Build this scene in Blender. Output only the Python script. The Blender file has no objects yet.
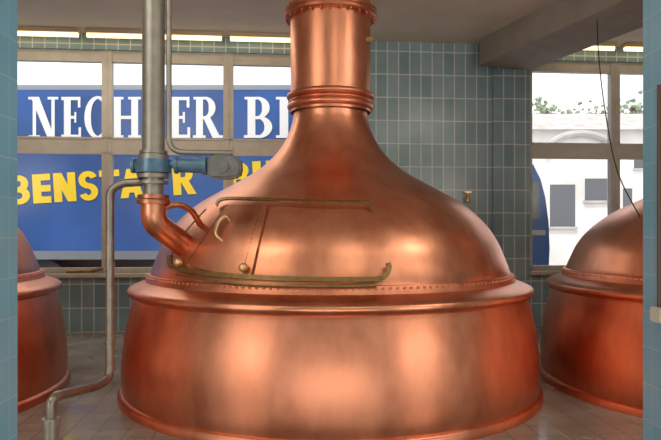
import bpy, bmesh, math, random
from mathutils import Vector, Matrix
random.seed(4)
F=643.0; CX=330.5; H=230.0; CZ=1.53; D=6.41
SC=bpy.context.scene; COL=SC.collection

# ---------------------------------------------------------------- materials
def new_mat(name):
    m=bpy.data.materials.new(name); m.use_nodes=True
    nt=m.node_tree; b=nt.nodes['Principled BSDF']; return m,nt,b
def simple(name,col,rough=.5,metal=0,emit=None,es=0,noise=0.0,nscale=8):
    m,nt,b=new_mat(name)
    b.inputs['Roughness'].default_value=rough; b.inputs['Metallic'].default_value=metal
    b.inputs['Base Color'].default_value=(*col,1)
    if noise>0:
        tc=nt.nodes.new('ShaderNodeTexCoord'); n=nt.nodes.new('ShaderNodeTexNoise')
        n.inputs['Scale'].default_value=nscale; n.inputs['Detail'].default_value=6
        nt.links.new(tc.outputs['Object'],n.inputs['Vector'])
        r=nt.nodes.new('ShaderNodeValToRGB')
        r.color_ramp.elements[0].position=.3; r.color_ramp.elements[1].position=.7
        r.color_ramp.elements[0].color=(*[c*(1-noise) for c in col],1)
        r.color_ramp.elements[1].color=(*[min(1,c*(1+noise)) for c in col],1)
        nt.links.new(n.outputs['Fac'],r.inputs['Fac']); nt.links.new(r.outputs['Color'],b.inputs['Base Color'])
    if emit:
        b.inputs['Emission Color'].default_value=(*emit,1); b.inputs['Emission Strength'].default_value=es
    return m
def copper(name,c1,c2,r0,r1,streak=(1.2,1.2,.6)):
    m,nt,b=new_mat(name); b.inputs['Metallic'].default_value=1
    tc=nt.nodes.new('ShaderNodeTexCoord'); mp=nt.nodes.new('ShaderNodeMapping'); mp.inputs['Scale'].default_value=streak
    n=nt.nodes.new('ShaderNodeTexNoise'); n.inputs['Scale'].default_value=1.9; n.inputs['Detail'].default_value=3; n.inputs['Roughness'].default_value=.45
    nd=nt.nodes.new('ShaderNodeTexNoise'); nd.inputs['Scale'].default_value=3.0; nd.inputs['Detail'].default_value=8; nd.inputs['Roughness'].default_value=.62
    mp2=nt.nodes.new('ShaderNodeMapping'); mp2.inputs['Scale'].default_value=(5,5,1.6)
    n2=nt.nodes.new('ShaderNodeTexNoise'); n2.inputs['Scale'].default_value=3; n2.inputs['Detail'].default_value=5
    nt.links.new(tc.outputs['Object'],mp.inputs['Vector']); nt.links.new(tc.outputs['Object'],mp2.inputs['Vector'])
    nt.links.new(mp.outputs['Vector'],n.inputs['Vector']); nt.links.new(mp.outputs['Vector'],nd.inputs['Vector']); nt.links.new(mp2.outputs['Vector'],n2.inputs['Vector'])
    av=nt.nodes.new('ShaderNodeMath'); av.operation='MULTIPLY_ADD'; av.inputs[1].default_value=.2
    hf=nt.nodes.new('ShaderNodeMath'); hf.operation='MULTIPLY'; hf.inputs[1].default_value=.8
    nt.links.new(nd.outputs['Fac'],hf.inputs[0]); nt.links.new(n2.outputs['Fac'],av.inputs[0]); nt.links.new(hf.outputs[0],av.inputs[2])
    r=nt.nodes.new('ShaderNodeValToRGB'); r.color_ramp.elements[0].position=.33; r.color_ramp.elements[1].position=.62
    r.color_ramp.elements[0].color=(*c1,1); r.color_ramp.elements[1].color=(*c2,1)
    nt.links.new(av.outputs[0],r.inputs['Fac']); nt.links.new(r.outputs['Color'],b.inputs['Base Color'])
    mr=nt.nodes.new('ShaderNodeMapRange'); mr.inputs['From Min'].default_value=.35; mr.inputs['From Max'].default_value=.65
    mr.inputs['To Min'].default_value=r0; mr.inputs['To Max'].default_value=r1
    nt.links.new(av.outputs[0],mr.inputs['Value']); nt.links.new(mr.outputs['Result'],b.inputs['Roughness'])
    bp=nt.nodes.new('ShaderNodeBump'); bp.inputs['Strength'].default_value=.22; bp.inputs['Distance'].default_value=.035
    nt.links.new(n.outputs['Fac'],bp.inputs['Height']); nt.links.new(bp.outputs['Normal'],b.inputs['Normal'])
    return m
def tiles(name,c1,c2,grout,w,h,rough=.25,floor=False,spec=.5,bias=-.2,mort=.006):
    m,nt,b=new_mat(name)
    tc=nt.nodes.new('ShaderNodeTexCoord'); s=nt.nodes.new('ShaderNodeSeparateXYZ'); c=nt.nodes.new('ShaderNodeCombineXYZ')
    nt.links.new(tc.outputs['Object'],s.inputs[0])
    if floor:
        nt.links.new(s.outputs[0],c.inputs[0]); nt.links.new(s.outputs[1],c.inputs[1])
    else:
        a=nt.nodes.new('ShaderNodeMath'); a.operation='ADD'
        nt.links.new(s.outputs[0],a.inputs[0]); nt.links.new(s.outputs[1],a.inputs[1])
        nt.links.new(a.outputs[0],c.inputs[0]); nt.links.new(s.outputs[2],c.inputs[1])
    br=nt.nodes.new('ShaderNodeTexBrick'); br.offset=0; br.squash=1
    br.inputs['Scale'].default_value=1; br.inputs['Brick Width'].default_value=w; br.inputs['Row Height'].default_value=h
    br.inputs['Mortar Size'].default_value=mort; br.inputs['Bias'].default_value=bias
    br.inputs['Color1'].default_value=(*c1,1); br.inputs['Color2'].default_value=(*c2,1); br.inputs['Mortar'].default_value=(*grout,1)
    nt.links.new(c.outputs[0],br.inputs['Vector']); 
    n=nt.nodes.new('ShaderNodeTexNoise'); n.inputs['Scale'].default_value=2.2 if floor else 3; n.inputs['Detail'].default_value=8
    nt.links.new(tc.outputs['Object'],n.inputs['Vector'])
    mx=nt.nodes.new('ShaderNodeMix'); mx.data_type='RGBA'; mx.blend_type='MULTIPLY'; mx.inputs[0].default_value=.9 if floor else .45
    nt.links.new(br.outputs['Color'],mx.inputs[6])
    n2=nt.nodes.new('ShaderNodeMix'); n2.data_type='RGBA'; n2.blend_type='MIX'
    nt.links.new(n.outputs['Fac'],n2.inputs[0]); n2.inputs[6].default_value=(.5,.5,.5,1); n2.inputs[7].default_value=(1.4,1.4,1.4,1)
    nt.links.new(n2.outputs[2],mx.inputs[7])
    nt.links.new(mx.outputs[2],b.inputs['Base Color'])
    b.inputs['Roughness'].default_value=rough; b.inputs['Specular IOR Level'].default_value=spec
    if floor:
        mr=nt.nodes.new('ShaderNodeMapRange'); mr.inputs['From Min'].default_value=.3; mr.inputs['From Max'].default_value=.7; mr.inputs['To Min'].default_value=.07; mr.inputs['To Max'].default_value=.36
        nt.links.new(n.outputs['Fac'],mr.inputs['Value']); nt.links.new(mr.outputs['Result'],b.inputs['Roughness'])
    bp=nt.nodes.new('ShaderNodeBump'); bp.inputs['Strength'].default_value=.3; bp.inputs['Distance'].default_value=.008; bp.invert=True
    nt.links.new(br.outputs['Fac'],bp.inputs['Height']); nt.links.new(bp.outputs['Normal'],b.inputs['Normal'])
    return m

M_COP=copper('copper_dome',(.68,.265,.15),(.85,.385,.24),.29,.40)
M_COP2=copper('copper_drum',(.65,.24,.135),(.82,.35,.215),.32,.44,(1.3,1.3,.8))
M_COPD=copper('copper_dark',(.54,.20,.11),(.64,.265,.155),.32,.42)
M_SEAM=simple('dark_seam',(.26,.11,.065),.5,.6)
M_BRASS=simple('aged_brass',(.31,.20,.08),.40,.85,noise=.25,nscale=20)
M_BRASSB=simple('bright_brass',(.85,.60,.32),.3,.8)
M_STEEL=simple('dull_grey_steel',(.40,.39,.35),.45,.8,noise=.12,nscale=10)
M_STEELD=simple('dark_steel',(.31,.29,.26),.40,.85,noise=.2,nscale=12)
M_VALVE=simple('blue_grey_paint',(.13,.26,.40),.35,.3,noise=.2,nscale=14)
M_LEVER=simple('grey_paint',(.24,.25,.25),.4,.4,noise=.2,nscale=14)
M_TILE=tiles('blue_grey_wall_tiles',(.29,.43,.48),(.205,.335,.385),(.66,.71,.69),.178,.36,.22,mort=.009)
M_TILEB=tiles('light_blue_pillar_tiles',(.145,.385,.54),(.175,.425,.58),(.28,.46,.57),.15,.15,.3,mort=.003)
M_FLOOR=tiles('worn_grey_floor_tiles',(.28,.245,.205),(.32,.285,.24),(.19,.165,.14),.22,.22,.25,floor=True,mort=.006)
M_CEIL=simple('cream_plaster',(.70,.64,.55),.8,noise=.06,nscale=2)
M_BEAM=simple('grey_plaster',(.34,.31,.27),.8,noise=.1,nscale=3)
M_FRAME=simple('beige_window_frame',(.58,.53,.45),.5,noise=.08,nscale=6)
M_LAMP=simple('fluorescent_tube',(1,.9,.7),.4,emit=(1,.78,.42),es=2.0)
M_LAMPB=simple('lamp_housing',(.60,.48,.32),.5)
M_BLUE=simple('truck_blue',(.024,.10,.34),.4,noise=.35,nscale=.55)
M_WHITE=simple('white_lettering',(.95,.95,.95),.5)
M_YEL=simple('yellow_lettering',(1.0,.68,.01),.5)
M_BLACK=simple('black_rubber',(.02,.02,.022),.6)
M_DGLASS=simple('dark_glass',(.12,.125,.14),.25)
M_WALLW=simple('white_render',(.80,.77,.73),.9,noise=.2,nscale=.5)
M_ROOF=simple('grey_roof',(.50,.46,.44),.8,noise=.2,nscale=2)
M_LEAF=simple('leaves',(.36,.43,.29),.8,noise=.35,nscale=1.5)
M_BARK=simple('bark',(.16,.13,.10),.9,noise=.3,nscale=6)
M_PAVE=simple('pavement',(.50,.48,.46),.85,noise=.12,nscale=2)
M_PIPER=simple('reddish_brown_paint',(.13,.065,.045),.5)
M_BOX=simple('pale_plastic',(.60,.58,.50),.5)
mg,nt,b=new_mat('window_glass')
for n in list(nt.nodes):
    if n.type!='OUTPUT_MATERIAL': nt.nodes.remove(n)
t=nt.nodes.new('ShaderNodeBsdfTransparent'); g=nt.nodes.new('ShaderNodeBsdfGlossy'); g.inputs['Roughness'].default_value=.25
mxs=nt.nodes.new('ShaderNodeMixShader'); mxs.inputs[0].default_value=.04
nt.links.new(t.outputs[0],mxs.inputs[1]); nt.links.new(g.outputs[0],mxs.inputs[2]); nt.links.new(mxs.outputs[0],nt.nodes['Material Output'].inputs['Surface'])
M_GLASS=mg

# ---------------------------------------------------------------- helpers
def mk(name,bm,mat,parent=None,smooth=False,mw=None,loc=None):
    me=bpy.data.meshes.new(name); bmesh.ops.recalc_face_normals(bm,faces=bm.faces); bm.to_mesh(me); bm.free()
    o=bpy.data.objects.new(name,me); COL.objects.link(o)
    if mat: me.materials.append(mat)
    if smooth:
        for p in me.polygons: p.use_smooth=True
        try: me.set_sharp_from_angle(angle=math.radians(38))
        except Exception: pass
    if parent: o.parent=parent
    if mw is not None: o.matrix_world=mw
    if loc is not None: o.location=loc
    return o
def empty(name,loc,label,cat,group=None):
    o=bpy.data.objects.new(name,None); COL.objects.link(o); o.location=loc; o.empty_display_size=.2
    o['label']=label; o['category']=cat
    if group:o['group']=group
    return o
def tag(o,label,cat,group=None):
    o['label']=label; o['category']=cat
    if group:o['group']=group
    return o
def box(bm,x0,x1,y0,y1,z0,z1,bev=0):
    r=bmesh.ops.create_cube(bm,size=1,matrix=Matrix.Translation(((x0+x1)/2,(y0+y1)/2,(z0+z1)/2))@Matrix.Diagonal((abs(x1-x0),abs(y1-y0),abs(z1-z0),1)))
    if bev>0:
        es=list({e for v in r['verts'] for e in v.link_edges})
        bmesh.ops.bevel(bm,geom=es,offset=bev,segments=2,affect='EDGES')
def lathe(bm,prof,seg=160,closed=False):
    rings=[]
    for r,z in prof:
        rings.append([bm.verts.new((r*math.cos(2*math.pi*i/seg),r*math.sin(2*math.pi*i/seg),z)) for i in range(seg)])
    for a,b_ in zip(rings,rings[1:]):
        for i in range(seg):
            j=(i+1)%seg; bm.faces.new((a[i],a[j],b_[j],b_[i]))
    return rings
def catmull(pts,n=8):
    out=[]; P=[pts[0]]+list(pts)+[pts[-1]]
    for i in range(1,len(P)-2):
        for k in range(n):
            t=k/n; p0,p1,p2,p3=P[i-1],P[i],P[i+1],P[i+2]
            out.append(tuple(.5*((2*p1[j])+(-p0[j]+p2[j])*t+(2*p0[j]-5*p1[j]+4*p2[j]-p3[j])*t*t+(-p0[j]+3*p1[j]-3*p2[j]+p3[j])*t**3) for j in range(len(p1))))
    out.append(tuple(pts[-1])); return out
def tube(bm,pts,r,seg=16,caps=True,flat=1.0):
    pts=[Vector(p) for p in pts]; rings=[]; prev=None
    for i,p in enumerate(pts):
        d=(pts[min(i+1,len(pts)-1)]-pts[max(i-1,0)]).normalized()
        if prev is None:
            up=Vector((0,0,1)) if abs(d.z)<.9 else Vector((0,1,0)); n=d.cross(up).normalized()
        else: n=(prev-d*prev.dot(d)).normalized()
        prev=n; bi=d.cross(n); rr=r[i] if isinstance(r,(list,tuple)) else r
        rings.append([bm.verts.new(p+(n*math.cos(2*math.pi*k/seg)*flat+bi*math.sin(2*math.pi*k/seg))*rr) for k in range(seg)])
    for a,b_ in zip(rings,rings[1:]):
        for k in range(seg):
            j=(k+1)%seg; bm.faces.new((a[k],a[j],b_[j],b_[k]))
    if caps:
        bm.faces.new(rings[0]); bm.faces.new(rings[-1])
def rounded(pts,rad,n=8):
    pts=[Vector(p) for p in pts]; out=[pts[0]]
    for i in range(1,len(pts)-1):
        a=(pts[i-1]-pts[i]); b_=(pts[i+1]-pts[i]); ra=min(rad,a.length*.49,b_.length*.49)
        A=pts[i]+a.normalized()*ra; B=pts[i]+b_.normalized()*ra
        for k in range(n+1):
            t=k/n; out.append(A*(1-t)**2+pts[i]*2*t*(1-t)+B*t*t)
    out.append(pts[-1]); return out
def P(x,y,d): return Vector(((x-CX)/F*d,d,CZ+(H-y)/F*d))
def rz(w,y):
    s=w/F; r=D*s/math.sqrt(1+s*s); return (r,CZ+(H-y)*(D-r*r/D)/F)

# ---------------------------------------------------------------- room
A5=math.radians(5); YW=9.95
RM=Matrix.Translation((0,YW,0))@Matrix.Rotation(A5,4,'Z')
def U(x):
    k=(x-CX)/F; t=YW/(1-math.tan(A5)*k); return t*k/math.cos(A5)
def struct(o): o['kind']='structure'; return o
ZT,ZB,ZC=4.24,.88,4.47
L0,L1=U(-138),U(352); R0,R1=U(529),U(722)
bm=bmesh.new()
WL,WR=-9,9
for a,b_,c,d in [(WL,L0,0,ZC),(L0,L1,0,ZB),(L0,L1,ZT,ZC),(L1,R0,0,ZC),(R0,R1,0,ZB),(R0,R1,ZT,ZC),(R1,WR,0,ZC)]:
    box(bm,a,b_,0,.3,c,d)
struct(mk('wall_back',bm,M_TILE,mw=RM))
bm=bmesh.new(); box(bm,U(492),R0-.01,-.06,0,0,ZC-.4); struct(mk('trim_1',bm,M_TILE,mw=RM))
for nm,x0 in (('wall_left',WL-.2),('wall_right',WR)):
    bm=bmesh.new(); box(bm,x0,x0+.2,-14.5,.3,0,ZC); struct(mk(nm,bm,M_TILE,mw=RM))
bm=bmesh.new(); box(bm,WL,WR,-14.7,-14.5,0,ZC); struct(mk('wall_front',bm,M_TILE,mw=RM))
bm=bmesh.new(); box(bm,WL-.2,WR+.2,-14.7,.3,-.15,0); struct(mk('floor',bm,M_FLOOR,mw=RM))
bm=bmesh.new(); box(bm,WL-.2,WR+.2,-14.7,.3,ZC,ZC+.25); struct(mk('ceiling',bm,M_CEIL,mw=RM))
def window(name,u0,u1,mull):
    bm=bmesh.new(); y0,y1=.06,.16
    box(bm,u0,u1,y0,y1,ZT-.17,ZT); box(bm,u0,u1,y0,y1,ZB,ZB+.08); box(bm,u0,u1,y0-.01,y1,2.70,2.90)
    box(bm,u0,u0+.08,y0,y1,ZB,ZT); box(bm,u1-.08,u1,y0,y1,ZB,ZT)
    for m in mull:
        box(bm,m-.075,m+.075,y0-.02,y1,ZB,ZT)
        box(bm,m-.012,m+.012,y0-.03,y0-.02,ZB,ZT)
    box(bm,u0,u1,y0-.02,y0,2.67,2.70); box(bm,u0,u1,y0-.02,y0,2.9,2.93)
    w=struct(mk(name,bm,M_FRAME,mw=RM))
    bm=bmesh.new(); box(bm,u0+.04,u1-.04,.11,.118,ZB+.04,ZT-.04)
    g=mk('window_glass',bm,M_GLASS); g.parent=w
    bm=bmesh.new(); box(bm,u0-.03,u1+.03,-.12,.08,ZB-.06,ZB,.01)
    s=mk('window_sill',bm,M_FRAME); s.parent=w
window('window_1',L0,L1,[U(-16),U(106),U(228)])
window('window_2',R0,R1,[U(617)])
p0=P(530,70,10.2); th=math.radians(19); dv=Vector((math.sin(th),-math.cos(th),0)); sv=Vector((-math.cos(th),-math.sin(th),0))
bm=bmesh.new(); ZBM=4.07; wB=.92; Lb=9
vs=[]
for z in (ZBM,ZC):
    for s_,w_ in ((-.0,0),(Lb,0),(Lb,wB),(0,wB)):
        q=Vector((p0.x,p0.y,0))+dv*s_+sv*w_; vs.append(bm.verts.new((q.x,q.y,z)))
for f in ((0,1,2,3),(4,5,6,7),(0,1,5,4),(1,2,6,5),(2,3,7,6),(3,0,4,7)): bm.faces.new([vs[i] for i in f])
struct(mk('trim_2',bm,M_BEAM))
def lamp(x0,x1):
    u0,u1=U(x0),U(x1); c=(u0+u1)/2; hw=(u1-u0)/2
    e=empty('fluorescent_lamp',RM@Vector((c,-.22,ZC)),'narrow fluorescent ceiling lamp glowing warm above the window','ceiling lamp','ceiling lamps above the windows')
    e.rotation_euler=(0,0,A5)
    bm=bmesh.new(); box(bm,-hw,hw,-.07,.07,-.06,0,.008); mk('lamp_housing',bm,M_LAMPB,e)
    bm=bmesh.new(); tube(bm,[(-hw+.02,0,-.085),(hw-.02,0,-.085)],.036,12); mk('lamp_tube',bm,M_LAMP,e,True)
for a,b_ in ((-66,4),(8,84),(90,148),(156,224),(230,300),(556,608),(616,676)): lamp(a,b_)

# ---------------------------------------------------------------- kettle
dome_px=[(37,112),(38,121),(42,134),(49,147),(59,159),(73,171),(92,182),(113,193),(132,204),(147,216),(159,229),(168,243),(174,257),(179,270),(181,279)]
dome_prof=catmull([rz(*p) for p in dome_px],6)
chim_top=ZC-.005
CH_BOT=rz(38,111)[1]-.02
def build_base(e):
    parts={}
    bm=bmesh.new(); lathe(bm,dome_prof,192); parts['dome']=mk('dome',bm,M_COP,e,True)
    def torus_prof(r,z,a,b2,n=10): return [(r+a*math.sin(math.pi*k/n),z+b2*math.cos(math.pi*k/n)) for k in range(n+1)]
    z1=rz(40,97)[1]; z2=rz(40,107)[1]; rc=rz(39,100)[0]
    zf=rz(40,15)[1]
    bm=bmesh.new(); lathe(bm,[(rc+.012,CH_BOT),(rc+.01,z1),(rc+.012,zf),(rc+.015,chim_top)],128); parts['chimney']=mk('chimney',bm,M_COP,e,True)
    bm=bmesh.new(); lathe(bm,torus_prof(rc-.005,z1,.055,.035)+torus_prof(rc-.005,(z1+z2)/2,.03,.02)+torus_prof(rc-.005,z2,.048,.04),128); parts['neck_collar']=mk('neck_collar',bm,M_COP2,e,True)
    bm=bmesh.new(); lathe(bm,[(rc,zf-.05),(rc+.06,zf-.048),(rc+.072,zf-.035),(rc+.072,zf-.006),(rc+.066,zf),(rc+.072,zf+.006),(rc+.072,zf+.035),(rc+.06,zf+.045),(rc,zf+.05)],128)
    for k in range(28):
        a=2*math.pi*k/28
        bmesh.ops.create_cone(bm,cap_ends=True,segments=6,radius1=.014,radius2=.014,depth=.13,matrix=Matrix.Translation(((rc+.045)*math.cos(a),(rc+.045)*math.sin(a),zf)))
    parts['chimney_flange']=mk('chimney_flange',bm,M_COPD,e,True)
    rimp=catmull([rz(*p) for p in [(180,276),(182,279.5),(187,281.5),(193,284),(199,286.6),(202.5,289),(203.6,291.5),(203,294),(200.5,296),(197,297.5)]],5)
    bm=bmesh.new(); lathe(bm,rimp,192); parts['rim']=mk('rim',bm,M_COP,e,True)
    drp=catmull([rz(*p) for p in [(197,296.5),(199,303),(202.5,317),(206.5,337),(209.3,360),(209.8,380),(208.5,394)]],6)
    bm=bmesh.new(); lathe(bm,drp,192); parts['drum']=mk('drum',bm,M_COP2,e,True)
    rb=rz(208,394)[0]; 
    bm=bmesh.new(); lathe(bm,[(rb-.01,.085),(rb+.015,.08),(rb+.035,.068),(rb+.045,.05),(rb+.045,.0),(rb-.03,.0)]); parts['base_flange']=mk('base_flange',bm,M_COP2,e,True)
    r0,z0=rz(184.5,280.2); r1,z1_=rz(181.5,275)
    bm=bmesh.new(); lathe(bm,[(r1-.01,z1_+.012),(r1+.012,z1_+.008),(r0+.004,z0+.012),(r0+.012,z0-.01)],192)
    rr,zz_=(r0+r1)/2+.010,(z0+z1_)/2+.012
    for k in range(200):
        a=2*math.pi*k/200
        bmesh.ops.create_uvsphere(bm,u_segments=7,v_segments=5,radius=.0105,matrix=Matrix.Translation(((rr)*math.cos(a),(rr)*math.sin(a),zz_)))
    parts['riveted_seam']=mk('riveted_seam',bm,M_COP2,e,True)
    return parts
K=empty('brewing_kettle',(0,D,0),'large polished copper brewing kettle with hatch and tall neck','brewing kettle')
parts=build_base(K)
def kettle_copy(c,label,s=1.0):
    e=empty('brewing_kettle',c,label,'brewing kettle')
    zb=dome_prof[-1][1]; drop=(dome_prof[0][1]-zb)*(1-s)
    for n_,p in parts.items():
        q=p.copy(); COL.objects.link(q); q.parent=e
        if s!=1:
            if n_=='dome': q.scale=(1,1,s); q.location=(0,0,zb*(1-s))
            if n_=='neck_collar': q.location=(0,0,-drop)
            if n_=='chimney':
                s2=(chim_top-(CH_BOT-drop))/(chim_top-CH_BOT); q.scale=(1,1,s2); q.location=(0,0,chim_top*(1-s2))
    return e
KL=kettle_copy((-4.56,5.9,0),'polished copper brewing kettle beside the blue tiled pillar')
KR=kettle_copy((4.18,6.4,0),'polished copper brewing kettle standing before the courtyard window',.88)

def rdome(z):
    pr=dome_prof
    if z>pr[0][1] : return pr[0][0]
    for (r0,z0),(r1,z1) in zip(pr,pr[1:]):
        if z0>=z>=z1: return r0+(r1-r0)*(z0-z)/max(1e-6,z0-z1)
    return 2.0 if z<pr[-1][1]-.02 else pr[-1][0]
def hit(x,y,off=0.0):
    d=P(x,y,1)-Vector((0,0,CZ)); t=3.5
    while t<9:
        p=Vector((0,0,CZ))+d*t
        if math.hypot(p.x,p.y-D)<=rdome(p.z): break
        t+=.002
    a=math.atan2(p.y-D,p.x); r=rdome(p.z)
    dz=.01; sl=(rdome(p.z-dz)-rdome(p.z+dz))/(2*dz); sl=max(-3,min(3,sl))
    n=Vector((math.cos(a),math.sin(a),sl)).normalized()
    return Vector((r*math.cos(a),r*math.sin(a),p.z))+n*off
def strip(bm,pts,wpx,th,n=8,horiz=False):
    c=catmull([(p[0],p[1],p[2]) for p in pts],n); rows=[]
    for i,(x,y,o) in enumerate(c):
        a=c[max(0,i-1)]; b_=c[min(len(c)-1,i+1)]; tx,ty=b_[0]-a[0],b_[1]-a[1]; l=math.hypot(tx,ty) or 1
        nx,ny=-ty/l*wpx/2,tx/l*wpx/2
        rows.append([bm.verts.new(hit(x+nx,y+ny,o)),bm.verts.new(hit(x-nx,y-ny,o)),bm.verts.new(hit(x-nx,y-ny,o+th)),bm.verts.new(hit(x+nx,y+ny,o+th))])
    for a,b_ in zip(rows,rows[1:]):
        for k in range(4): j=(k+1)%4; bm.faces.new((a[k],a[j],b_[j],b_[k]))
    bm.faces.new(rows[0]); bm.faces.new(rows[-1])
def patch(name,c00,c10,c11,c01,off,mat,nu=24,nv=16,th=.02,bow=6):
    bm=bmesh.new(); g=[[],[]]
    for s_ in (0,1):
        for j in range(nv+1):
            row=[]
            for i in range(nu+1):
                u=i/nu; v=j/nv
                x=(c00[0]*(1-u)+c10[0]*u)*(1-v)+(c01[0]*(1-u)+c11[0]*u)*v
                y=(c00[1]*(1-u)+c10[1]*u)*(1-v)+(c01[1]*(1-u)+c11[1]*u)*v+bow*4*u*(1-u)*v
                row.append(bm.verts.new(hit(x,y,off-th*s_)))
            g[s_].append(row)
    for s_ in (0,1):
        q=g[s_]
        for j in range(nv):
            for i in range(nu): bm.faces.new((q[j][i],q[j][i+1],q[j+1][i+1],q[j+1][i]))
    def wall_(e0,e1):
        for k in range(len(e0)-1): bm.faces.new((e0[k],e0[k+1],e1[k+1],e1[k]))
    wall_(g[0][0],g[1][0]); wall_(g[0][-1],g[1][-1]); wall_([r[0] for r in g[0]],[r[0] for r in g[1]]); wall_([r[-1] for r in g[0]],[r[-1] for r in g[1]])
    return mk(name,bm,mat,K,True)
cover=patch('sliding_cover',(232,207),(366,209),(378,281),(193,268),.008,M_COP,nu=40,th=.010,bow=7)
hatch=patch('hatch',(229,207),(268,208),(252,277),(189,266),.026,M_COP,th=.022,bow=2)
def sm(name,ptsl,w,parent,mat=None):
    bm=bmesh.new(); strip(bm,ptsl,w,.003); return mk(name,bm,mat or M_SEAM,parent,True)
sm('hatch_edge',[(228.5,207,.023),(210,234,.023),(189,265,.023)],1.0,hatch)
sm('hatch_edge',[(268.6,208,.022),(260.7,240,.022),(252.5,277,.022)],.9,hatch)
sm('hatch_edge',[(262,208,.023),(253,240,.023),(244,275,.023)],.6,hatch)
bm=bmesh.new(); tube(bm,rounded([hit(231,223,.026),hit(231,222,.08),hit(224,228,.085),hit(221,240,.08),hit(225,243,.026)],.05,5),.013,10); h=mk('hatch_handle',bm,M_BRASSB,hatch,True)
bm=bmesh.new(); strip(bm,[(218,208,.02),(225,203,.035),(255,203,.035),(300,205,.035),(345,206,.035),(366,206,.035),(372,211,.02)],2.4,.012); mk('upper_rail',bm,M_BRASS,K)
bm=bmesh.new()
strip(bm,[(175,257,.035),(175,264,.04),(181,270,.04),(215,275.5,.04),(270,279.5,.04),(330,281,.04),(374,280.5,.04),(384,277,.04),(387,270,.04),(386,265,.035)],4.2,.020)
strip(bm,[(181,276,.035),(215,281.5,.035),(270,285.5,.035),(330,287,.035),(376,286,.035)],1.8,.016)
mk('lower_rail',bm,M_BRASS,K)
for x,y in ((184,265),(247,270)):
    q=hit(x,y,.06); bm=bmesh.new(); bmesh.ops.create_uvsphere(bm,u_segments=12,v_segments=8,radius=.036,matrix=Matrix.Translation(q)); mk('rail_roller',bm,M_BRASSB,K,True)
sm('dome_seam',[(206,209,.000),(184,234,.000),(168,262,.000)],1.0,K)
bm=bmesh.new(); rc=rz(39,100)[0]; zc=rz(40,45)[1]
a=math.radians(-28); q=Vector((math.cos(a)*(rc+.03),math.sin(a)*(rc+.03),zc)); box(bm,q.x-.04,q.x+.04,q.y-.03,q.y+.03,zc-.025,zc+.025,.01); mk('sampling_fitting',bm,M_BRASS,K)

bm=bmesh.new(); r_,z_=rdome(1.10)+.03,1.14
tube(bm,[(r_*math.cos(a_),r_*math.sin(a_),z_) for a_ in [math.radians(-75+k*2) for k in range(24)]],.02,8); mk('lower_rail',bm,M_BRASS,KL,True)
zs=[p for p in dome_prof if p[1]<1.6]
for aa in (-40,-70):
    bm=bmesh.new(); tube(bm,[((r+.0)*math.cos(math.radians(aa)),(r+.0)*math.sin(math.radians(aa)),z) for r,z in zs],.008,8); mk('dome_seam',bm,M_SEAM,KL,True)

# ---------------------------------------------------------------- feed pipe assembly
dp=5.1
base=P(153.5,205,dp)
PI=empty('feed_pipe',(base.x,base.y,base.z),'vertical steel feed pipe with valve entering the copper kettle','pipe')
def L(v): return v-base
def add(name,fn,mat,parent=PI):
    bm=bmesh.new(); fn(bm); return mk(name,bm,mat,parent,True)
def cyl(bm,a,b_,r,seg=24): tube(bm,[a,b_],r,seg)
pr=.088
xp=(base.x,base.y)
def zz(y): return P(0,y,dp).z
def V(z): return Vector((xp[0],xp[1],z))
add('upper_pipe',lambda bm:cyl(bm,L(V(zz(160))),L(V(ZC-.005)),pr),M_STEEL)
add('pipe_collar',lambda bm:[cyl(bm,L(V(zz(y))),L(V(zz(y-h_))),pr+o) for y,h_,o in ((160,5,.03),(154,3,.02),(178,4,.035),(184,3,.028))],M_STEEL)
add('valve_body',lambda bm:[cyl(bm,L(V(zz(173))),L(V(zz(160))),pr+.05),cyl(bm,L(P(133,166,dp)),L(P(143,166,dp)),.04),cyl(bm,L(P(132,166,dp)),L(P(135,166,dp)),.058)],M_VALVE)
add('lower_pipe',lambda bm:cyl(bm,L(V(zz(198))),L(V(zz(172))),pr-.01),M_STEEL)
add('valve_actuator',lambda bm:[cyl(bm,L(P(163,164,dp)),L(P(178,165,dp)),.030),cyl(bm,L(P(176,165,dp)),L(P(206,166,dp)),.058),cyl(bm,L(P(175,165,dp)),L(P(178,165,dp)),.070),cyl(bm,L(P(203,166,dp)),L(P(207,166,dp)),.074)],M_VALVE)
def head(bm):
    o=[(207,157),(214,154),(232,154.5),(240,158),(241,172),(238,177),(222,179),(210,178),(207,175)]
    f=[bm.verts.new(L(P(x,y,dp-.07))) for x,y in o]; k=[bm.verts.new(L(P(x,y,dp-.07))+Vector((0,.15,0))) for x,y in o]
    bm.faces.new(f); bm.faces.new(k)
    for i in range(len(o)): j=(i+1)%len(o); bm.faces.new((f[i],f[j],k[j],k[i]))
    bmesh.ops.bevel(bm,geom=[e for e in bm.edges],offset=.018,segments=3,affect='EDGES')
    cyl(bm,L(P(223,167,dp-.07)),L(P(223,167,dp-.07))-Vector((0,.03,0)),.045)
add('actuator_head',head,M_LEVER)
add('air_line',lambda bm:tube(bm,rounded([L(P(169,-19,dp)),L(P(169,152,dp)),L(P(232,153,dp))],.12),.022,14),M_STEEL)
add('copper_flange',lambda bm:[cyl(bm,L(V(zz(199))),L(V(zz(195))),pr+.035),cyl(bm,L(V(zz(204))),L(V(zz(200))),pr+.045)],M_COPD)
hp=hit(181,246,-.14)+Vector((0,D,0)); hn=hit(181,246,.0)+Vector((0,D,0))
add('copper_elbow',lambda bm:tube(bm,[L(q) for q in rounded([V(zz(203)),V(zz(222)),hp],.22,12)],.10,28),M_COP)
add('copper_bypass',lambda bm:tube(bm,[L(q) for q in rounded([V(zz(209))+Vector((.06,0,0)),P(178,203,5.1),P(192,210,5.2),hit(199,224,-.02)+Vector((0,D,0))],.12,8)],.024,14),M_COPD)
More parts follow.
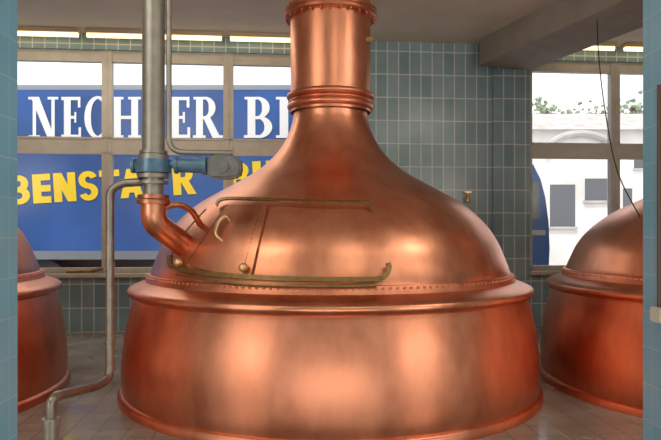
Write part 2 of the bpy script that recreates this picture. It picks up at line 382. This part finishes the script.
dpt=[P(142,182,dp),P(122,183,dp),P(110,190,dp),P(110,378,dp),P(98,386,4.9),P(56,396,4.15),P(51,402,4.1)]
ob=Vector((P(51,402,4.1).x,4.1,0))
dl=empty('drain_pipe',ob,'thin bent steel pipe running down to the floor','pipe')
bm=bmesh.new(); tube(bm,[q-ob for q in rounded(dpt+[Vector((ob.x,4.1,.02))],.10,8)],.033,16); mk('pipe_run',bm,M_STEELD,dl,True)
bm=bmesh.new(); cyl(bm,Vector((0,0,0)),Vector((0,0,.04)),.075)
zt=P(51,418,4.1).z; cyl(bm,Vector((0,0,zt-.05)),Vector((0,0,zt)),.058); cyl(bm,Vector((0,0,0)),Vector((0,0,zt-.05)),.048)
mk('pipe_fitting',bm,M_STEEL,dl,True)
for y in (265,340):
    bm=bmesh.new(); q=P(110,y,dp)-ob; cyl(bm,q-Vector((0,0,.02)),q+Vector((0,0,.02)),.040); mk('pipe_union',bm,M_STEELD,dl,True)

# ---------------------------------------------------------------- pillars
bm=bmesh.new(); box(bm,-1.75,-1.2,1.85,2.465,0,ZC); struct(mk('wall_left_pillar',bm,M_TILEB))
bm=bmesh.new(); box(bm,1.3,1.85,2.1,1.3*F/(643-CX),0,ZC); struct(mk('wall_right_pillar',bm,M_TILEB))
bm=bmesh.new(); yy=2.52
tube(bm,[(1.290,yy,P(0,312,yy).z),(1.290,yy,P(0,85,yy).z)],.010,14)
o=tag(mk('service_pipe',bm,M_PIPER,smooth=True),'slim dark brown pipe ending in a pale box on the pillar','pipe')
bm=bmesh.new(); z=P(0,316,yy).z; box(bm,1.266,1.300,yy-.05,yy+.035,z-.025,z+.035,.006)
h=mk('junction_box',bm,M_BOX); h.parent=o

bm=bmesh.new(); tube(bm,catmull([tuple(P(*q)) for q in [(597,20,7.8),(599,60,7.5),(605,110,7.0),(617,170,6.4),(640,217,5.9)]],8),.006,8)
tag(mk('hanging_cable',bm,M_BLACK,smooth=True),'thin dark cable hanging from the ceiling beam','cable')
q=RM@Vector((U(467),-.02,P(0,197,10).z))
w=empty('wall_tap',q,'small brass tap mounted on the tiled wall','tap')
bm=bmesh.new(); tube(bm,[(0,.02,0),(0,-.08,0),(0,-.1,-.08)],.03,10); mk('tap_spout',bm,M_BRASSB,w,True)
bm=bmesh.new(); tube(bm,[(0,-.05,0),(0,-.05,.07)],.015,8); box(bm,-.06,.06,-.065,-.035,.07,.09,.005); mk('tap_handle',bm,M_BRASSB,w)
q=RM@Vector((U(86),-.06,ZB+.025)); w=empty('spray_lance',q,'brown spray lance lying on the window sill','tool'); w.rotation_euler=(0,0,A5)
bm=bmesh.new(); tube(bm,[(-.26,0,0.005),(.1,0,.015)],.022,10); mk('lance_tube',bm,M_BRASS,w,True)
bm=bmesh.new(); tube(bm,[(.1,0,.015),(.26,0,.05)],.03,10); mk('lance_grip',bm,simple('brown_grip',(.25,.14,.09),.5),w,True)

# ---------------------------------------------------------------- outside
bm=bmesh.new(); box(bm,-40,60,10.8,70,-.2,-.02); o=mk('ground',bm,M_PAVE); o['kind']='structure'
TY=12.0; T=empty('delivery_truck',(0,TY,-.02),'blue box truck with white and yellow lettering parked outside','truck')
def TP(x,y): v=P(x,y,TY); return v.x,v.z+.02
xr=TP(500,0)[0]
zt=TP(0,86)[1]
bm=bmesh.new(); box(bm,-9.5,xr,0,2.4,1.12,zt,.04); mk('cargo_box',bm,M_BLUE,T)
bm=bmesh.new(); box(bm,-9.5,xr,.0,.04,1.0,1.16); box(bm,-9.5,xr,-.005,.05,zt-.07,zt+.02); mk('box_trim',bm,simple('grey_trim',(.35,.38,.42),.4,.6),T)
bm=bmesh.new(); box(bm,-9.2,3.2,.5,1.9,.7,1.1); mk('chassis',bm,M_BLACK,T)
bm=bmesh.new(); x1=TP(549,0)[0]
vs=[(xr+.1,.55),(x1,.55),(x1+.03,1.2),(x1+.01,1.7),(x1-.05,2.15),(x1-.14,2.5),(x1-.28,2.78),(xr+.1,2.9)]
a=[bm.verts.new((x,.05,z)) for x,z in vs]; b_=[bm.verts.new((x,2.35,z)) for x,z in vs]
bm.faces.new(a); bm.faces.new(b_)
for i in range(len(vs)): j=(i+1)%len(vs); bm.faces.new((a[i],a[j],b_[j],b_[i]))
mk('cab',bm,simple('cab_blue',(.03,.10,.27),.35,noise=.3,nscale=1),T)
bm=bmesh.new(); box(bm,xr+.3,x1-.16,.03,.05,1.75,2.45,.008); mk('cab_window',bm,M_DGLASS,T)
bm=bmesh.new(); box(bm,xr+.3,x1-.05,.02,.05,1.45,1.55,.008); mk('cab_trim',bm,M_STEEL,T)
for x in (-6.5,-5.4,2.9):
    bm=bmesh.new(); tube(bm,[(x,.05,.5),(x,.4,.5)],.5,32); w=mk('wheel',bm,M_BLACK,T,True)
    bm=bmesh.new(); tube(bm,[(x,.03,.5),(x,.1,.5)],.26,24); mk('wheel_hub',bm,M_STEEL,w,True)
NQ=[0]
def quad(bm,p):
    bm.faces.new([bm.verts.new((x,-.0006*NQ[0],z)) for x,z in p])
def rc_(bm,x0,z0,x1,z1): NQ[0]+=1; quad(bm,[(x0,z0),(x1,z0),(x1,z1),(x0,z1)])
def sl(bm,p): NQ[0]+=1; quad(bm,p)
def arc(bm,cx,cz,rx,rz_,a0,a1,wt,wn,n=20):
    pr=[]; NQ[0]+=1
    for k in range(n+1):
        a=math.radians(a0+(a1-a0)*k/n); w=wn+(wt-wn)*abs(math.cos(a))
        pr.append(((cx+rx*math.cos(a),cz+rz_*math.sin(a)),(cx+(rx-w)*math.cos(a),cz+(rz_-w*.8)*math.sin(a))))
    for p,q in zip(pr,pr[1:]): quad(bm,[p[0],q[0],q[1],p[1]])
S,TN=.215,.10
def serif(bm,cx,z,w=.40): rc_(bm,cx-w/2,z,cx+w/2,z+.065) 
def glyph(bm,ch):
    if ch=='I': rc_(bm,.2-S/2,0,.2+S/2,1); serif(bm,.2,0); serif(bm,.2,.935); return .40
    if ch=='N':
        rc_(bm,.12,0,.12+TN,1); rc_(bm,.68,0,.68+TN,1); sl(bm,[(.06,1),(.31,1),(.78,0),(.57,0)]); serif(bm,.17,0,.34); serif(bm,.12,.935,.26); serif(bm,.73,.935,.32); return .90
    if ch=='E':
        rc_(bm,.1,0,.1+S,1); rc_(bm,.02,0,.64,.08); rc_(bm,.02,.92,.62,1); rc_(bm,.2,.465,.48,.535); rc_(bm,.56,0,.64,.26); rc_(bm,.54,.74,.62,1); rc_(bm,.43,.37,.49,.63); return .66
    if ch=='C':
        arc(bm,.46,.5,.44,.52,48,312,S,.08,30); rc_(bm,.70,.66,.77,1.0); rc_(bm,.70,.06,.76,.32); return .82
    if ch=='H':
        rc_(bm,.1,0,.1+S,1); rc_(bm,.64,0,.64+S,1); rc_(bm,.2,.46,.7,.54)
        for c in (.2,.745): serif(bm,c,0); serif(bm,c,.935)
        return .94
    if ch=='B' or ch=='R':
        rc_(bm,.1,0,.1+S,1); serif(bm,.2,0); rc_(bm,.02,.935,.4,1)
        rc_(bm,.2,.455,.42,.53)
        arc(bm,.38,.735,.33,.268,-90,90,S,.07)
        if ch=='B': arc(bm,.4,.265,.38,.27,-90,90,S,.07); rc_(bm,.02,0,.42,.07); return .80
        sl(bm,[(.32,.5),(.54,.5),(.87,0),(.62,0)]); rc_(bm,.62,0,.94,.065); return .94
def gs(bm,ch):
    W=.31; h_=.225
    if ch=='E': rc_(bm,0,0,W,1); [rc_(bm,.1,a_,.66,a_+h_) for a_ in (0,.3875,.775)]; return .66
    if ch=='N': rc_(bm,0,0,W,1); rc_(bm,.55,0,.86,1); sl(bm,[(0,1),(.33,1),(.86,0),(.53,0)]); return .86
    if ch=='T': rc_(bm,0,.775,.8,1); rc_(bm,.245,0,.555,1); return .8
    if ch=='A': sl(bm,[(0,0),(.31,0),(.59,1),(.29,1)]); sl(bm,[(.59,0),(.90,0),(.61,1),(.31,1)]); rc_(bm,.2,.18,.70,.37); return .9
    if ch=='U': rc_(bm,0,.3,W,1); rc_(bm,.51,.3,.82,1); arc(bm,.41,.36,.41,.36,180,360,.31,.26); return .82
    if ch in 'BR':
        rc_(bm,0,0,W,1); rc_(bm,.1,.80,.45,1); rc_(bm,.1,.41,.45,.60)
        arc(bm,.43,.71,.36,.29,-90,90,.28,.23)
        if ch=='B': arc(bm,.43,.30,.40,.30,-90,90,.28,.23); rc_(bm,.1,0,.45,.185); return .83
        sl(bm,[(.28,.5),(.60,.5),(.90,0),(.57,0)]); return .9
    if ch=='S':
        arc(bm,.39,.71,.39,.30,20,270,.28,.235,24); arc(bm,.39,.29,.39,.30,-160,90,.28,.235,24); return .78
TAN=math.tan(math.radians(3.4))
def letter(ch,fn,x0,x1,yb,yt,mat,kd):
    NQ[0]=0
    b2=bmesh.new(); wd=fn(b2,ch); X0,Z0=TP(x0,yb); X1,Z1=TP(x1,yt); an=TAN if kd else 0
    for v in b2.verts: v.co=(X0+v.co.x/wd*(X1-X0)-(v.co.z-.5)*(Z1-Z0)*an,v.co.y-.012,Z0+v.co.z*(Z1-Z0)+v.co.x/wd*(X1-X0)*an)
    mk('letter',b2,mat,T)
for ch,x0,x1 in (('N',29,59),('E',61,82),('C',84,109),('H',111,141),('E',168,191),('R',193,223),('B',244,273),('I',276,292),('E',296,316),('R',320,348)):
    letter(ch,glyph,x0,x1,138,97,M_WHITE,0)
for ch,x0,x1 in (('B',8,30),('E',33,51),('N',54,76),('S',79,98),('T',100,120),('A',120,143),('R',173,196),('B',228,250),('U',253,275)):
    yb_=205-(x0-10)*TAN
    letter(ch,gs,x0,x1,yb_,yb_-29,M_YEL,1)
def house(x0,x1,yt,Y,label,wins,arched=False):
    X0=P(x0,0,Y).x; X1=P(x1,0,Y).x; zt=P(0,yt,Y).z
    e=empty('house',((X0+X1)/2,Y,-.02),label,'building'); w=(X1-X0)/2
    bm=bmesh.new(); box(bm,-w,w,0,6,0,zt); 
    if arched:
        n=20
        pts=[(-w*math.cos(math.pi*k/n),zt+w*.55*math.sin(math.pi*k/n)) for k in range(n+1)]
        bm.faces.new([bm.verts.new((a_,0.0,b_)) for a_,b_ in pts])
    mk('facade',bm,M_WALLW,e)
    bm=bmesh.new()
    if arched:
        tube(bm,[(a_,-.1,b_) for a_,b_ in pts],.12,8)
        q=[[bm.verts.new((a_,y_,b_+.05)) for a_,b_ in pts] for y_ in (-.1,6)]
        for i in range(n): bm.faces.new((q[0][i],q[0][i+1],q[1][i+1],q[1][i]))
    else:
        q=[bm.verts.new(v) for v in ((-w-.3,-.4,zt-.1),(w+.3,-.4,zt-.1),(w+.3,3,zt+1.2),(-w-.3,3,zt+1.2),(-w-.3,6.4,zt-.1),(w+.3,6.4,zt-.1))]
        bm.faces.new((q[0],q[1],q[2],q[3])); bm.faces.new((q[3],q[2],q[5],q[4]))
    mk('roof',bm,M_ROOF,e)
    for a_,b_,c,d in wins:
        bm=bmesh.new(); Xa=P(a_,0,Y).x-(X0+X1)/2; Xb=P(b_,0,Y).x-(X0+X1)/2; za,zb_=P(0,d,Y).z,P(0,c,Y).z; box(bm,Xa,Xb,-.03,.02,za,zb_,.01); hw=mk('house_window',bm,M_DGLASS,e)
        bm=bmesh.new(); box(bm,Xa-.06,Xb+.06,-.10,-.02,za-.08,za); mk('window_ledge',bm,M_ROOF,hw)
house(546,613,152,22,'white rendered outbuilding with an arched grey roof',[(550,575,184,226),(585,607,178,200)],True)
house(470,760,128,29,'long white rendered house with dark windows across the yard',[(532,541,160,190),(623,632,188,224),(634,648,150,168)])
for i,(x,z) in enumerate(((500,9.1),(544,9.5),(588,9.2),(632,9.6),(676,9.3))):
    Yt=42; r=1.25
    X=P(x,0,Yt).x; e=empty('tree',(X,Yt,-.02),'green leafy tree behind the white house','tree','trees behind the yard')
    bm=bmesh.new(); tube(bm,[(0,0,0),(0.1,0,z)],.2,10); mk('trunk',bm,M_BARK,e,True)
    bm=bmesh.new()
    for k in range(260):
        v=Vector((random.uniform(-1,1)*r*.92,random.uniform(-1,1)*r*.6,z+random.gauss(-.9,.6)*r))
        bmesh.ops.create_icosphere(bm,subdivisions=1,radius=r*random.uniform(.06,.15),matrix=Matrix.Translation(v))
    for v in bm.verts: v.co+=Vector((random.uniform(-.08,.08),random.uniform(-.08,.08),random.uniform(-.08,.08)))
    mk('foliage',bm,M_LEAF,e)

# ---------------------------------------------------------------- light
w=bpy.data.worlds.new('World'); SC.world=w; w.use_nodes=True
bg=w.node_tree.nodes['Background']; bg.inputs[0].default_value=(.94,.96,1,1); bg.inputs[1].default_value=1.6
s=bpy.data.lights.new('sun','SUN'); s.energy=2.4; s.angle=.05; s.color=(1,.95,.88); so=bpy.data.objects.new('sun',s); COL.objects.link(so)
so.rotation_euler=(math.radians(28),math.radians(-12),0)
def area(loc,tgt,sx,sy,en,col):
    l=bpy.data.lights.new('area','AREA'); l.shape='RECTANGLE'; l.size=sx; l.size_y=sy; l.energy=en; l.color=col
    o=bpy.data.objects.new('area_light',l); COL.objects.link(o); o.location=loc; o.rotation_euler=(Vector(tgt)-Vector(loc)).to_track_quat('-Z','Y').to_euler(); return o
area((-7.0,-2.4,2.2),(-.5,6,1.4),3.8,2.6,175,(1,.90,.78))
area((7.0,-2.4,2.2),(.5,6,1.4),3.8,2.6,175,(1,.90,.78))
area((0,-5,2.8),(0,6,1.2),7,2.8,150,(1,.91,.80))  # wide fill added behind the camera, no window modelled there
area((-2.6,2.8,4.42),(-2.2,4,0),3.0,1.6,80,(1,.89,.73))  # this and the next: ceiling-level fill added to lift the interior, no fixture
area((1.6,2.2,4.42),(1.6,4,0),2.4,1.6,55,(1,.89,.73))
area((3.7,3.6,4.42),(3.7,5,0),1.6,1.2,60,(1,.90,.78))  # overhead fill added to brighten the right kettle
area((-3.2,8.6,4.3),(-3.2,8.9,0),3.0,.5,30,(1,.9,.74))
area((0,-1.5,.5),(0,2.5,4.4),6,2,130,(1,.93,.84))  # low fill added and aimed upward to brighten the ceiling
SC.view_settings.view_transform='Standard'; SC.view_settings.exposure=0.0

cam=bpy.data.cameras.new('cam'); co=bpy.data.objects.new('camera',cam); COL.objects.link(co)
cam.sensor_width=36; cam.lens=F/661*36; cam.shift_y=(H-220)/661; cam.clip_start=.05
co.location=(0,0,CZ); co.rotation_euler=(math.radians(90),0,0); SC.camera=co
